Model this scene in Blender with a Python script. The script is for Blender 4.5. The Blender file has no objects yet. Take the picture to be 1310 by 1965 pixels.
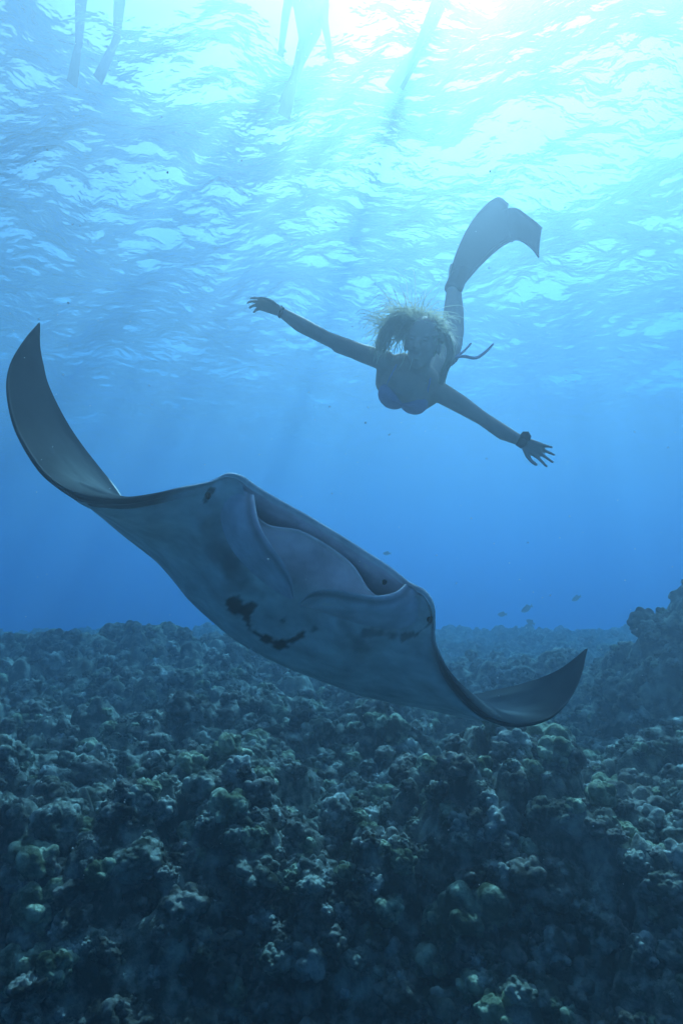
import bpy, bmesh, math, random
import numpy as np
from mathutils import Vector, Matrix

R = math.radians
rng = np.random.default_rng(7)
random.seed(7)
sc = bpy.context.scene
COL = sc.collection

# ------------------------------------------------------------------ camera
PITCH = R(8.0)
F = 1304.0                       # focal length in pixels of the 1310 x 1965 photograph
cam = bpy.data.cameras.new('camera')
cam.sensor_fit = 'VERTICAL'; cam.sensor_height = 36.0; cam.lens = 36.0*F/1965.0
cam.clip_start = 0.05; cam.clip_end = 400.0
camo = bpy.data.objects.new('camera', cam); COL.objects.link(camo)
camo.location = (0, 0, 0); camo.rotation_euler = (math.pi/2 + PITCH, 0, 0)
sc.camera = camo

# ------------------------------------------------------------------ light
SUN_EL, SUN_AZ = R(54), R(16)          # azimuth measured from +Y towards +X
w = bpy.data.worlds.new('World'); sc.world = w; w.use_nodes = True
nt = w.node_tree; nt.nodes.clear()
out = nt.nodes.new('ShaderNodeOutputWorld'); bg = nt.nodes.new('ShaderNodeBackground')
sky = nt.nodes.new('ShaderNodeTexSky'); sky.sky_type = 'NISHITA'; sky.sun_disc = False
sky.sun_elevation = SUN_EL; sky.sun_rotation = SUN_AZ
sky.air_density = 1.0; sky.dust_density = 1.5; sky.ozone_density = 1.5
bg.inputs['Strength'].default_value = 0.08
nt.links.new(sky.outputs[0], bg.inputs[0]); nt.links.new(bg.outputs[0], out.inputs[0])

sl = bpy.data.lights.new('sun', 'SUN'); sl.energy = 5.0; sl.angle = R(0.5); sl.color = (1.0, 0.965, 0.90)
so = bpy.data.objects.new('sun', sl); COL.objects.link(so)
sdir = Vector((math.sin(SUN_AZ)*math.cos(SUN_EL), math.cos(SUN_AZ)*math.cos(SUN_EL), math.sin(SUN_EL)))
so.rotation_euler = sdir.to_track_quat('Z', 'Y').to_euler()
so.location = sdir*60

sc.view_settings.view_transform = 'Standard'; sc.view_settings.look = 'None'
sc.view_settings.gamma = 1.0; sc.view_settings.use_curve_mapping = False
sc.view_settings.exposure = 1.3
cy = sc.cycles
cy.use_denoising = True
try: cy.denoiser = 'OPENIMAGEDENOISE'
except Exception: pass
cy.max_bounces = 6; cy.diffuse_bounces = 2; cy.glossy_bounces = 2; cy.transmission_bounces = 3
cy.volume_bounces = 2; cy.transparent_max_bounces = 12
cy.sample_clamp_indirect = 4.0
cy.caustics_reflective = False; cy.caustics_refractive = False

SURF_Z = 6.9                                # the sea surface above the camera

# ------------------------------------------------------------------ helpers
fwd = np.array([0, math.cos(PITCH), math.sin(PITCH)])
upv = np.array([0, -math.sin(PITCH), math.cos(PITCH)])
rgt = np.array([1.0, 0, 0])
def P(px, py, d):
    """a place: where the sight line through this photo pixel reaches axial depth d"""
    px = np.asarray(px, float)[..., None]; py = np.asarray(py, float)[..., None]; d = np.asarray(d, float)[..., None]
    return d*(fwd + (px-655.0)/F*rgt + (982.5-py)/F*upv)

def tag(o, label=None, cat=None, group=None, kind=None):
    if label: o['label'] = label
    if cat: o['category'] = cat
    if group: o['group'] = group
    if kind: o['kind'] = kind
    return o
def mesh_from(name, V, Fc, smooth=True):
    me = bpy.data.meshes.new(name)
    V = np.asarray(V, np.float32); Fc = np.asarray(Fc, np.int32)
    n, k = Fc.shape
    me.vertices.add(len(V)); me.vertices.foreach_set('co', V.ravel())
    me.loops.add(n*k); me.loops.foreach_set('vertex_index', Fc.ravel())
    me.polygons.add(n); me.polygons.foreach_set('loop_start', np.arange(n, dtype=np.int32)*k)
    if smooth: me.polygons.foreach_set('use_smooth', np.ones(n, dtype=bool))
    me.update(calc_edges=True); me.validate()
    return me
def link(name, me, m=None, parent=None):
    o = bpy.data.objects.new(name, me); COL.objects.link(o)
    if m is not None: me.materials.clear(); me.materials.append(m)
    if parent is not None: o.parent = parent; o.matrix_parent_inverse = parent.matrix_basis.inverted()
    return o
def empty(name, loc):
    o = bpy.data.objects.new(name, None); COL.objects.link(o); o.location = Vector(loc)
    o.empty_display_size = 0.1
    return o
def grid_faces(nr, nc, wrap_c=False):
    r = np.arange(nr-1)[:, None]; c = np.arange(nc if wrap_c else nc-1)[None, :]
    a = r*nc + c; b = r*nc + (c+1) % nc
    return np.stack([a, b, b+nc, a+nc], -1).reshape(-1, 4)
def set_color(me, name, C):
    at = me.color_attributes.new(name, 'FLOAT_COLOR', 'POINT')
    C4 = np.ones((len(C), 4), np.float32); C4[:, :3] = C
    at.data.foreach_set('color', C4.ravel())

def catmull(K, n, closed=False):
    """Catmull-Rom through keys K (m, ...) sampled at n points"""
    K = np.asarray(K, float); m = len(K)
    if closed:
        t = np.arange(n)/n*m
    else:
        t = np.linspace(0, m-1, n)
    i = np.floor(t).astype(int)
    if not closed: i = np.minimum(i, m-2)
    f = (t-i).reshape((-1,)+(1,)*(K.ndim-1))
    if closed: g = lambda j: K[j % m]
    else:
        Ke = np.concatenate([[2*K[0]-K[1]], K, [2*K[-1]-K[-2]]]); g = lambda j: Ke[j+1]
    p0, p1, p2, p3 = g(i-1), g(i), g(i+1), g(i+2)
    return 0.5*((2*p1) + (-p0+p2)*f + (2*p0-5*p1+4*p2-p3)*f**2 + (-p0+3*p1-3*p2+p3)*f**3)

def tube(pts, rad, nseg=8, n=None):
    """mesh data of a tapered closed tube along pts"""
    pts = np.asarray(pts, float); rad = np.broadcast_to(np.asarray(rad, float), (len(pts),))
    if n: 
        rad = catmull(rad[:, None], n)[:, 0]; pts = catmull(pts, n)
    T = np.gradient(pts, axis=0); T /= np.linalg.norm(T, axis=1)[:, None]+1e-9
    ref = np.array([0.31, 0.2, 0.93]); A = np.cross(T, ref); A /= np.linalg.norm(A, axis=1)[:, None]+1e-9
    B = np.cross(T, A)
    th = np.arange(nseg)/nseg*2*math.pi
    V = pts[:, None] + rad[:, None, None]*(np.cos(th)[None, :, None]*A[:, None] + np.sin(th)[None, :, None]*B[:, None])
    V = V.reshape(-1, 3); Fq = grid_faces(len(pts), nseg, True)
    V = np.concatenate([V, pts[:1]-T[:1]*rad[0]*0.6, pts[-1:]+T[-1:]*rad[-1]*0.6])
    a, b = len(V)-2, len(V)-1; last = (len(pts)-1)*nseg
    caps = [[a, (j+1) % nseg, j, j] for j in range(nseg)] + [[b, last+j, last+(j+1) % nseg, last+(j+1) % nseg] for j in range(nseg)]
    return V, Fq, caps
class MB:
    """collects shapes into one mesh"""
    def __init__(s): s.V = []; s.F = []; s.n = 0
    def add(s, V, Fs):
        for f in Fs:
            f = [int(q)+s.n for q in f]
            g = []
            for q in f:
                if q not in g: g.append(q)
            if len(g) > 2: s.F.append(g)
        s.V.append(np.asarray(V, float)); s.n += len(V)
    def tube(s, pts, rad, nseg=8, n=None):
        V, Fq, caps = tube(pts, rad, nseg, n); s.add(V, list(Fq)+caps)
    def ball(s, c, r, M=None, nu=20, nv=12):
        th = np.linspace(0, math.pi, nv)[:, None]; ph = (np.arange(nu)/nu*2*math.pi)[None]
        V = np.stack([np.sin(th)*np.cos(ph), np.sin(th)*np.sin(ph), np.cos(th)*np.ones_like(ph)], -1).reshape(-1, 3)
        V = V*np.asarray(r)
        if M is not None: V = V @ np.asarray(M)      # rows of M are the three axes
        s.add(V+np.asarray(c), grid_faces(nv, nu, True))
    def capsule(s, a, ra, b, rb, nseg=16):
        a = np.asarray(a, float); b = np.asarray(b, float)
        d = b-a; L = np.linalg.norm(d); d = d/(L+1e-9)
        k = 6; pts = []; rad = []
        for i in range(k):
            t = (1-i/(k))*math.pi/2; pts.append(a-d*ra*math.sin(t)); rad.append(max(1e-4, ra*math.cos(t)))
        pts.append(a); rad.append(ra)
        pts.append(b); rad.append(rb)
        for i in range(1, k+1):
            t = i/k*math.pi/2; pts.append(b+d*rb*math.sin(t)); rad.append(max(1e-4, rb*math.cos(t)))
        s.tube(pts, rad, nseg)
    def chain(s, pts, rads):
        for i in range(len(pts)-1): s.capsule(pts[i], rads[i], pts[i+1], rads[i+1])
    def mesh(s, name):
        me = bpy.data.meshes.new(name); V = np.concatenate(s.V)
        me.from_pydata(V.tolist(), [], s.F); me.update()
        me.polygons.foreach_set('use_smooth', np.ones(len(me.polygons), dtype=bool))
        return me
    def build(s, name, m, parent=None): return link(name, s.mesh(name), m, parent)
    def fused(s, name, m, parent=None, voxel=0.006, smooth=4):
        """one continuous skin over all the shapes"""
        me = s.mesh(name); o = bpy.data.objects.new(name, me); COL.objects.link(o)
        r = o.modifiers.new('r', 'REMESH'); r.mode = 'VOXEL'; r.voxel_size = voxel
        q = o.modifiers.new('s', 'SMOOTH'); q.factor = 0.5; q.iterations = smooth
        bpy.context.view_layer.update()
        dg = bpy.context.evaluated_depsgraph_get()
        me2 = bpy.data.meshes.new_from_object(o.evaluated_get(dg))
        me2.name = name
        bpy.data.objects.remove(o); bpy.data.meshes.remove(me)
        me2.polygons.foreach_set('use_smooth', np.ones(len(me2.polygons), dtype=bool))
        return link(name, me2, m, parent)

# ------------------------------------------------------------------ materials
def new_mat(name):
    m = bpy.data.materials.new(name); m.use_nodes = True; t = m.node_tree; t.nodes.clear()
    return m, t, t.nodes.new('ShaderNodeOutputMaterial')
def N(t, typ, **kw):
    n = t.nodes.new(typ)
    for k, v in kw.items():
        if k in n.inputs.keys() if hasattr(n.inputs, 'keys') else False: n.inputs[k].default_value = v
        else: setattr(n, k, v)
    return n
def simple(name, col, rough=0.6, spec=0.4, noise=0.25, scale=30.0, bump=0.0, sub=0.0, metal=0.0):
    m, t, o = new_mat(name)
    b = t.nodes.new('ShaderNodeBsdfPrincipled'); b.inputs['Roughness'].default_value = rough
    b.inputs['Specular IOR Level'].default_value = spec; b.inputs['Metallic'].default_value = metal
    b.inputs['IOR'].default_value = 1.12
    tc = t.nodes.new('ShaderNodeTexCoord'); nz = t.nodes.new('ShaderNodeTexNoise'); nz.inputs['Scale'].default_value = scale
    nz.inputs['Detail'].default_value = 4
    t.links.new(tc.outputs['Object'], nz.inputs['Vector'])
    mx = t.nodes.new('ShaderNodeMix'); mx.data_type = 'RGBA'
    c = np.array(col)
    mx.inputs['A'].default_value = (*np.clip(c*(1-noise), 0, 1), 1); mx.inputs['B'].default_value = (*np.clip(c*(1+noise), 0, 1), 1)
    t.links.new(nz.outputs[0], mx.inputs['Factor']); t.links.new(mx.outputs['Result'], b.inputs['Base Color'])
    if sub: b.inputs['Subsurface Weight'].default_value = sub; b.inputs['Subsurface Scale'].default_value = 0.01
    if bump:
        bp = t.nodes.new('ShaderNodeBump'); bp.inputs['Strength'].default_value = bump; bp.inputs['Distance'].default_value = 0.005
        t.links.new(nz.outputs[0], bp.inputs['Height']); t.links.new(bp.outputs[0], b.inputs['Normal'])
    t.links.new(b.outputs[0], o.inputs[0])
    return m

def mat_surface():
    """rippled sea surface seen from below: the sky through it inside the critical angle, a mirror outside it"""
    m, t, o = new_mat('sea_surface')
    geo = t.nodes.new('ShaderNodeNewGeometry')
    mp = t.nodes.new('ShaderNodeMapping'); mp.inputs['Scale'].default_value = (1.0, 1.6, 1.0); mp.inputs['Rotation'].default_value = (0, 0, R(18))
    t.links.new(geo.outputs['Position'], mp.inputs['Vector'])
    n1 = t.nodes.new('ShaderNodeTexNoise'); n1.inputs['Scale'].default_value = 2.6; n1.inputs['Detail'].default_value = 3; n1.inputs['Roughness'].default_value = 0.5
    n1.inputs['Distortion'].default_value = 0.25
    t.links.new(mp.outputs[0], n1.inputs['Vector'])
    bp = t.nodes.new('ShaderNodeBump'); bp.inputs['Strength'].default_value = 1.0; bp.inputs['Distance'].default_value = WAVE_BUMP
    t.links.new(n1.outputs[0], bp.inputs['Height'])
    n0 = t.nodes.new('ShaderNodeTexNoise'); n0.inputs['Scale'].default_value = 0.45; n0.inputs['Detail'].default_value = 3; n0.inputs['Distortion'].default_value = 0.5
    t.links.new(mp.outputs[0], n0.inputs['Vector'])
    mr = t.nodes.new('ShaderNodeMapRange'); mr.inputs['From Min'].default_value = 0.40; mr.inputs['From Max'].default_value = 0.62
    mr.inputs['To Min'].default_value = 0.45; mr.inputs['To Max'].default_value = 1.1
    t.links.new(n0.outputs[0], mr.inputs['Value']); t.links.new(mr.outputs[0], bp.inputs['Strength'])
    fr = t.nodes.new('ShaderNodeFresnel'); fr.inputs['IOR'].default_value = 1.40
    t.links.new(bp.outputs[0], fr.inputs['Normal'])
    tr = t.nodes.new('ShaderNodeBsdfTransparent'); tr.inputs[0].default_value = (0.97, 0.99, 1, 1)
    gl = t.nodes.new('ShaderNodeBsdfGlossy'); gl.inputs['Roughness'].default_value = 0.08; gl.inputs['Color'].default_value = (0.95, 0.97, 1, 1)
    t.links.new(bp.outputs[0], gl.inputs['Normal'])
    mx = t.nodes.new('ShaderNodeMixShader')
    t.links.new(fr.outputs[0], mx.inputs[0]); t.links.new(tr.outputs[0], mx.inputs[1]); t.links.new(gl.outputs[0], mx.inputs[2])
    t.links.new(mx.outputs[0], o.inputs[0])
    return m
WAVE_BUMP = 0.20

def mat_coral(name, a, b, c, rnd=True):
    m, t, o = new_mat(name)
    bs = t.nodes.new('ShaderNodeBsdfPrincipled'); bs.inputs['Roughness'].default_value = 0.9; bs.inputs['Specular IOR Level'].default_value = 0.15; bs.inputs['IOR'].default_value = 1.12
    geo = t.nodes.new('ShaderNodeNewGeometry')
    n1 = t.nodes.new('ShaderNodeTexNoise'); n1.inputs['Scale'].default_value = 1.7; n1.inputs['Detail'].default_value = 6; n1.inputs['Roughness'].default_value = 0.65
    n2 = t.nodes.new('ShaderNodeTexNoise'); n2.inputs['Scale'].default_value = 9.0; n2.inputs['Detail'].default_value = 5; n2.inputs['Roughness'].default_value = 0.6
    n3 = t.nodes.new('ShaderNodeTexNoise'); n3.inputs['Scale'].default_value = 70.0; n3.inputs['Detail'].default_value = 4
    for n in (n1, n2, n3): t.links.new(geo.outputs['Position'], n.inputs['Vector'])
    r1 = t.nodes.new('ShaderNodeValToRGB'); r1.color_ramp.elements[0].position = 0.38; r1.color_ramp.elements[1].position = 0.62
    r1.color_ramp.elements[0].color = (*a, 1); r1.color_ramp.elements[1].color = (*b, 1)
    e = r1.color_ramp.elements.new(0.5); e.color = (*((np.array(a)+np.array(b))*0.42), 1)
    r2 = t.nodes.new('ShaderNodeValToRGB'); r2.color_ramp.elements[0].position = 0.45; r2.color_ramp.elements[1].position = 0.68
    r2.color_ramp.elements[0].color = (0, 0, 0, 1); r2.color_ramp.elements[1].color = (1, 1, 1, 1)
    t.links.new(n1.outputs[0], r1.inputs[0]); t.links.new(n2.outputs[0], r2.inputs[0])
    mx = t.nodes.new('ShaderNodeMix'); mx.data_type = 'RGBA'; mx.inputs['B'].default_value = (*c, 1)
    t.links.new(r2.outputs[0], mx.inputs['Factor']); t.links.new(r1.outputs[0], mx.inputs['A'])
    last = mx.outputs['Result']
    if rnd:
        oi = t.nodes.new('ShaderNodeObjectInfo'); mr = t.nodes.new('ShaderNodeMapRange')
        mr.inputs['To Min'].default_value = 0.8; mr.inputs['To Max'].default_value = 1.2
        t.links.new(oi.outputs['Random'], mr.inputs['Value'])
        vm = t.nodes.new('ShaderNodeVectorMath'); vm.operation = 'SCALE'
        t.links.new(last, vm.inputs[0]); t.links.new(mr.outputs[0], vm.inputs['Scale']); last = vm.outputs[0]
    t.links.new(last, bs.inputs['Base Color'])
    bp = t.nodes.new('ShaderNodeBump'); bp.inputs['Strength'].default_value = 0.7; bp.inputs['Distance'].default_value = 0.012
    t.links.new(n3.outputs[0], bp.inputs['Height']); t.links.new(bp.outputs[0], bs.inputs['Normal'])
    t.links.new(bs.outputs[0], o.inputs[0])
    return m

def mat_skin_attr(name, rough=0.62, bump=0.3):
    m, t, o = new_mat(name)
    bs = t.nodes.new('ShaderNodeBsdfPrincipled'); bs.inputs['Roughness'].default_value = rough; bs.inputs['Specular IOR Level'].default_value = 0.3; bs.inputs['IOR'].default_value = 1.07
    at = t.nodes.new('ShaderNodeAttribute'); at.attribute_name = 'tone'
    tc = t.nodes.new('ShaderNodeTexCoord')
    n1 = t.nodes.new('ShaderNodeTexNoise'); n1.inputs['Scale'].default_value = 7; n1.inputs['Detail'].default_value = 7; n1.inputs['Roughness'].default_value = 0.6
    n2 = t.nodes.new('ShaderNodeTexNoise'); n2.inputs['Scale'].default_value = 160; n2.inputs['Detail'].default_value = 3
    for n in (n1, n2): t.links.new(tc.outputs['Object'], n.inputs['Vector'])
    mr = t.nodes.new('ShaderNodeMapRange'); mr.inputs['From Min'].default_value = 0.3; mr.inputs['From Max'].default_value = 0.7
    mr.inputs['To Min'].default_value = 0.62; mr.inputs['To Max'].default_value = 1.22
    t.links.new(n1.outputs[0], mr.inputs['Value'])
    vm = t.nodes.new('ShaderNodeVectorMath'); vm.operation = 'SCALE'
    t.links.new(at.outputs['Color'], vm.inputs[0]); t.links.new(mr.outputs[0], vm.inputs['Scale'])
    t.links.new(vm.outputs[0], bs.inputs['Base Color'])
    bp = t.nodes.new('ShaderNodeBump'); bp.inputs['Strength'].default_value = bump; bp.inputs['Distance'].default_value = 0.003
    t.links.new(n2.outputs[0], bp.inputs['Height']); t.links.new(bp.outputs[0], bs.inputs['Normal'])
    t.links.new(bs.outputs[0], o.inputs[0])
    return m

M_surf = mat_surface()
M_reef = mat_coral('reef_rock', (0.011, 0.011, 0.008), (0.114, 0.11, 0.089), (0.382, 0.382, 0.32), False)
M_c = [mat_coral('coral_olive', (0.02, 0.022, 0.015), (0.153, 0.153, 0.116), (0.436, 0.436, 0.367)),
       mat_coral('coral_brown', (0.015, 0.014, 0.01), (0.112, 0.098, 0.08), (0.34, 0.312, 0.264)),
       mat_coral('coral_pale', (0.052, 0.053, 0.045), (0.243, 0.243, 0.213), (0.603, 0.595, 0.533)),
       mat_coral('coral_green', (0.034, 0.039, 0.021), (0.19, 0.205, 0.124), (0.507, 0.534, 0.382))]
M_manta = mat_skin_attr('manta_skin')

# ------------------------------------------------------------------ water body (even volume)
def build_haze():
    me = bpy.data.meshes.new('haze')
    bm = bmesh.new(); bmesh.ops.create_cube(bm, size=1.0); bm.to_mesh(me); bm.free()
    o = link('haze', me); o.scale = (150, 150, 15.0); o.location = (0, 12, SURF_Z+1.3-7.5)
    m, t, ou = new_mat('sea_water')
    pv = t.nodes.new('ShaderNodeVolumePrincipled')
    d, c, sg = 0.20, np.array([0.18, 0.205, 0.24]), np.array([0.165, 0.092, 0.065])   # density, scattering share, total extinction wanted
    ab = (sg - d*c)/(d*(1-c)); ab = (1-np.clip(ab, 0, 1))**2
    pv.inputs['Density'].default_value = d; pv.inputs['Color'].default_value = (*c, 1)
    pv.inputs['Absorption Color'].default_value = (*ab, 1); pv.inputs['Anisotropy'].default_value = 0.73
    t.links.new(pv.outputs[0], ou.inputs['Volume'])
    me.materials.append(m)
    tag(o, kind='stuff'); return o
build_haze()

# ------------------------------------------------------------------ sea surface
def build_surface():
    a = np.arange(0, 11.0, 0.06); g = [11.0]
    while g[-1] < 68: g.append(g[-1]+0.06*1.09**len(g))
    half = np.concatenate([a, g]); x = np.concatenate([-half[:0:-1], half])
    y = x+9.0
    X, Y = np.meshgrid(x, y)
    Z = np.zeros_like(X)
    r = np.random.default_rng(8)
    for k in range(70):
        lam = 0.35*(6.5/0.35)**r.random(); th = R(70)+r.normal()*0.75
        kk = 2*math.pi/lam; amp = 0.0085*lam**1.05*(0.5+r.random())
        ph = kk*(X*math.cos(th)+Y*math.sin(th))+r.random()*7
        Z += amp*(np.sin(ph)+0.25*np.sin(2*ph+1.3))
    fade = np.clip((60-np.hypot(X, Y-9))/30, 0, 1); Z = Z*fade+SURF_Z
    me = mesh_from('water_surface', np.stack([X, Y, Z], -1).reshape(-1, 3), grid_faces(len(y), len(x)))
    o = link('water_surface', me, M_surf); tag(o, kind='structure')
build_surface()

# ------------------------------------------------------------------ seabed
def hash2(i, j, s):
    n = (i*374761393 + j*668265263 + s*1442695041) & 0xffffffff
    n = ((n ^ (n >> 13))*1274126177) & 0xffffffff
    return ((n ^ (n >> 16)) & 0xffff)/65535.0
def lobes(X, Y, s, seed, rr=0.75, hv=0.5):
    """hemispherical knobs on a jittered grid of pitch s, 0..1"""
    gx, gy = X/s, Y/s; ix = np.floor(gx).astype(np.int64); iy = np.floor(gy).astype(np.int64)
    best = np.zeros_like(X)
    for a in (-1, 0, 1):
        for b in (-1, 0, 1):
            i, j = ix+a, iy+b
            cx = i+0.5+(hash2(i, j, seed)-0.5)*0.9; cy = j+0.5+(hash2(i, j, seed+5)-0.5)*0.9
            r = rr*(0.55+0.45*hash2(i, j, seed+9)); h = 1-hv*hash2(i, j, seed+13)
            d2 = ((gx-cx)**2+(gy-cy)**2)/r**2
            best = np.maximum(best, h*np.sqrt(np.clip(1-d2, 0, 1)))
    return best
def vnoise(X, Y, s, seed):
    gx, gy = X/s, Y/s; ix = np.floor(gx).astype(np.int64); iy = np.floor(gy).astype(np.int64)
    fx = gx-ix; fy = gy-iy; fx = fx*fx*(3-2*fx); fy = fy*fy*(3-2*fy)
    h = lambda a, b: hash2(ix+a, iy+b, seed)
    return (h(0, 0)*(1-fx)+h(1, 0)*fx)*(1-fy)+(h(0, 1)*(1-fx)+h(1, 1)*fx)*fy
def gauss(X, Y, x, y, sx, sy): return np.exp(-((X-x)/sx)**2-((Y-y)/sy)**2)
KR = 0.80
def terrain(X, Y, detail=True):
    return KR*terrain_unit(np.asarray(X, float)/KR, np.asarray(Y, float)/KR, detail)
def terrain_unit(X, Y, detail=True):
    edge = 4.7 + 0.35*np.sin(X*0.9+1.0) - 0.22*X.clip(-5, 5)  # near reef drops off steeply, shaped so its face lies in shade
    h = -1.86 + 0.036*np.clip(Y-3, 0, 19) - 1.35*np.clip(edge-Y, 0, 2.6) - 0.12*np.clip(Y-23, 0, 40)**1.1*0.5
    h = h + 0.80*gauss(X, Y, -3.4, 11.5, 3.0, 2.6) + 0.15*gauss(X, Y, -6.5, 8, 2.2, 2.4)
    h = h + 1.60*gauss(X, Y, 5.15, 8.2, 1.2, 1.6) + 0.50*gauss(X, Y, 4.0, 9.0, 1.4, 1.6) + 1.7*gauss(X, Y, 7.5, 8.6, 2.2, 2.5) + 0.5*gauss(X, Y, 3.6, 5.2, 1.1, 1.0)
    h = h - 0.30*gauss(X, Y, 1.7, 7.0, 0.9, 0.7) + 0.35*gauss(X, Y, 2.8, 11.0, 1.6, 1.0)
    h = h + 0.40*(vnoise(X, Y, 1.9, 3)-0.5) + 0.22*(vnoise(X+9, Y, 0.8, 4)-0.5)
    if detail:
        wx = X+0.16*(vnoise(X, Y, 0.33, 21)-0.5); wy = Y+0.16*(vnoise(X, Y, 0.33, 22)-0.5)
        m0 = lobes(wx+.3, wy, 1.25, 81, 0.62, 0.8); m1 = lobes(wx, wy, 0.62, 31, 0.70, 0.75); m2 = lobes(wx, wy, 0.23, 41, 0.75, 0.7); m3 = lobes(wx+0.03, wy, 0.085, 51, 0.78, 0.6)
        m4 = lobes(X, Y, 0.036, 61, 0.8, 0.6)
        patch = np.clip(vnoise(X, Y, 0.9, 71)*2.2-0.5, 0.15, 1)
        h = h + 0.38*m0*np.clip((9.5-Y)/4, 0.25, 1) + 0.34*m1 + 0.19*m2 + patch*(0.062*m3 + 0.018*m4)
    return h
def build_seabed():
    th = np.linspace(R(-41), R(41), 620); D = 2.0*(48/2.0)**np.linspace(0, 1, 1120)
    DD, TT = np.meshgrid(D, th, indexing='ij'); X = DD*np.tan(TT); Y = DD
    Z = terrain(X, Y)
    me = mesh_from('coral_reef', np.stack([X, Y, Z], -1).reshape(-1, 3), grid_faces(len(D), len(th)))
    tag(link('coral_reef', me, M_reef), kind='structure')
    x = np.concatenate([np.linspace(-70, -14, 30), np.linspace(-13.5, 13.5, 140), np.linspace(14, 70, 30)])
    y = np.concatenate([np.linspace(-60, -8, 30), np.linspace(-7.5, 24, 160), np.linspace(25, 84, 40)])
    X, Y = np.meshgrid(x, y); Z = terrain(X, Y, False)+0.16*lobes(X, Y, 0.9, 31)
    Z = Z - np.where((np.abs(X) < 0.82*Y) & (Y > 2.05) & (Y < 47), 0.45, 0.0)
    me = mesh_from('seabed', np.stack([X, Y, Z-0.02], -1).reshape(-1, 3), grid_faces(len(y), len(x)))
    tag(link('seabed', me, M_reef), kind='structure')
build_seabed()
def ground_hit(px, py):
    d = P(px, py, 1.0)
    for t in np.arange(1.2, 24, 0.035):
        p = d*t
        if p[2] < float(terrain(p[0], p[1], False))+0.16*KR: return p, t
    return None, None

# ------------------------------------------------------------------ coral heads
def ico(sub):
    bm = bmesh.new(); bmesh.ops.create_icosphere(bm, subdivisions=sub, radius=1.0)
    bm.verts.ensure_lookup_table()
    V = np.array([v.co[:] for v in bm.verts]); Fc = np.array([[v.index for v in f.verts] for f in bm.faces]); bm.free()
    return V, Fc
ICO6, ICO5 = ico(6), ico(5)
def coral_mesh(seed, kind):
    """a knobbly lobed colony about 2 units wide on z = 0"""
    r = np.random.default_rng(seed); V, Fc = (ICO6 if kind != 'small' else ICO5)
    nb = {'mound': 26, 'finger': 40, 'small': 18}[kind]
    C = r.normal(size=(nb, 3)); C[:, 2] = np.abs(C[:, 2])*0.9+0.02; C /= np.linalg.norm(C, axis=1)[:, None]
    wd = {'mound': 0.40, 'finger': 0.26, 'small': 0.42}[kind]*(0.7+0.6*r.random(nb))
    am = {'mound': 0.22, 'finger': 0.38, 'small': 0.30}[kind]*(0.6+0.8*r.random(nb))
    ang = np.arccos(np.clip(V@C.T, -1, 1)); b = (am*np.sqrt(np.clip(1-(ang/wd)**2, 0, 1))).max(1)
    nb2 = 620 if kind != 'small' else 140
    C2 = r.normal(size=(nb2, 3)); C2 /= np.linalg.norm(C2, axis=1)[:, None]
    w2 = (0.10 if kind != 'small' else 0.19)*(0.7+0.6*r.random(nb2))
    ang2 = np.arccos(np.clip(V@C2.T, -1, 1)); b2 = (w2*0.75*np.sqrt(np.clip(1-(ang2/w2)**2, 0, 1))).max(1)
    rad = 0.70+b+b2
    q = r.random(6)*6
    rad = rad*(1+0.10*np.sin(V[:, 0]*2.3+q[0])+0.10*np.sin(V[:, 1]*2.7+q[1])+0.07*np.sin(V[:, 2]*4+q[2]))
    W = V*rad[:, None]; W[:, 2] = np.where(W[:, 2] > 0, W[:, 2]*0.95, W[:, 2]*0.7)
    return mesh_from('coral_colony', W, Fc)
VAR = [coral_mesh(100+k, ('mound', 'finger')[k % 2]) for k in range(10)]
SM = [coral_mesh(200+k, 'small') for k in range(8)]
for me in VAR+SM: me.materials.append(M_c[0])

placed = []
def coral(px, py, wpx, mat, label, group, k=None, tall=1.0, sink=0.25, name='coral_colony', pos=None):
    if pos is None:
        p, t = ground_hit(px, py)
        if p is None: return None
    else: p, t = np.array(pos, float), pos[1]
    s = wpx*t/F/2/1.05
    me = VAR[(len(placed) if k is None else k) % len(VAR)]
    o = bpy.data.objects.new(name, me); COL.objects.link(o)
    o.material_slots[0].link = 'OBJECT'; o.material_slots[0].material = M_c[mat]
    z = float(terrain(p[0], p[1], False))+0.10*KR
    o.location = (p[0], p[1], z - s*sink + s*0.2); o.rotation_euler = (random.uniform(-.2, .2), random.uniform(-.2, .2), random.uniform(0, 6.28))
    o.scale = (s*random.uniform(.9, 1.15), s*random.uniform(.9, 1.15), s*tall*random.uniform(.85, 1.1))
    tag(o, label, 'coral', group); placed.append((p[0], p[1], s)); return o
G1 = 'lobed coral heads crowding the reef'
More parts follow.
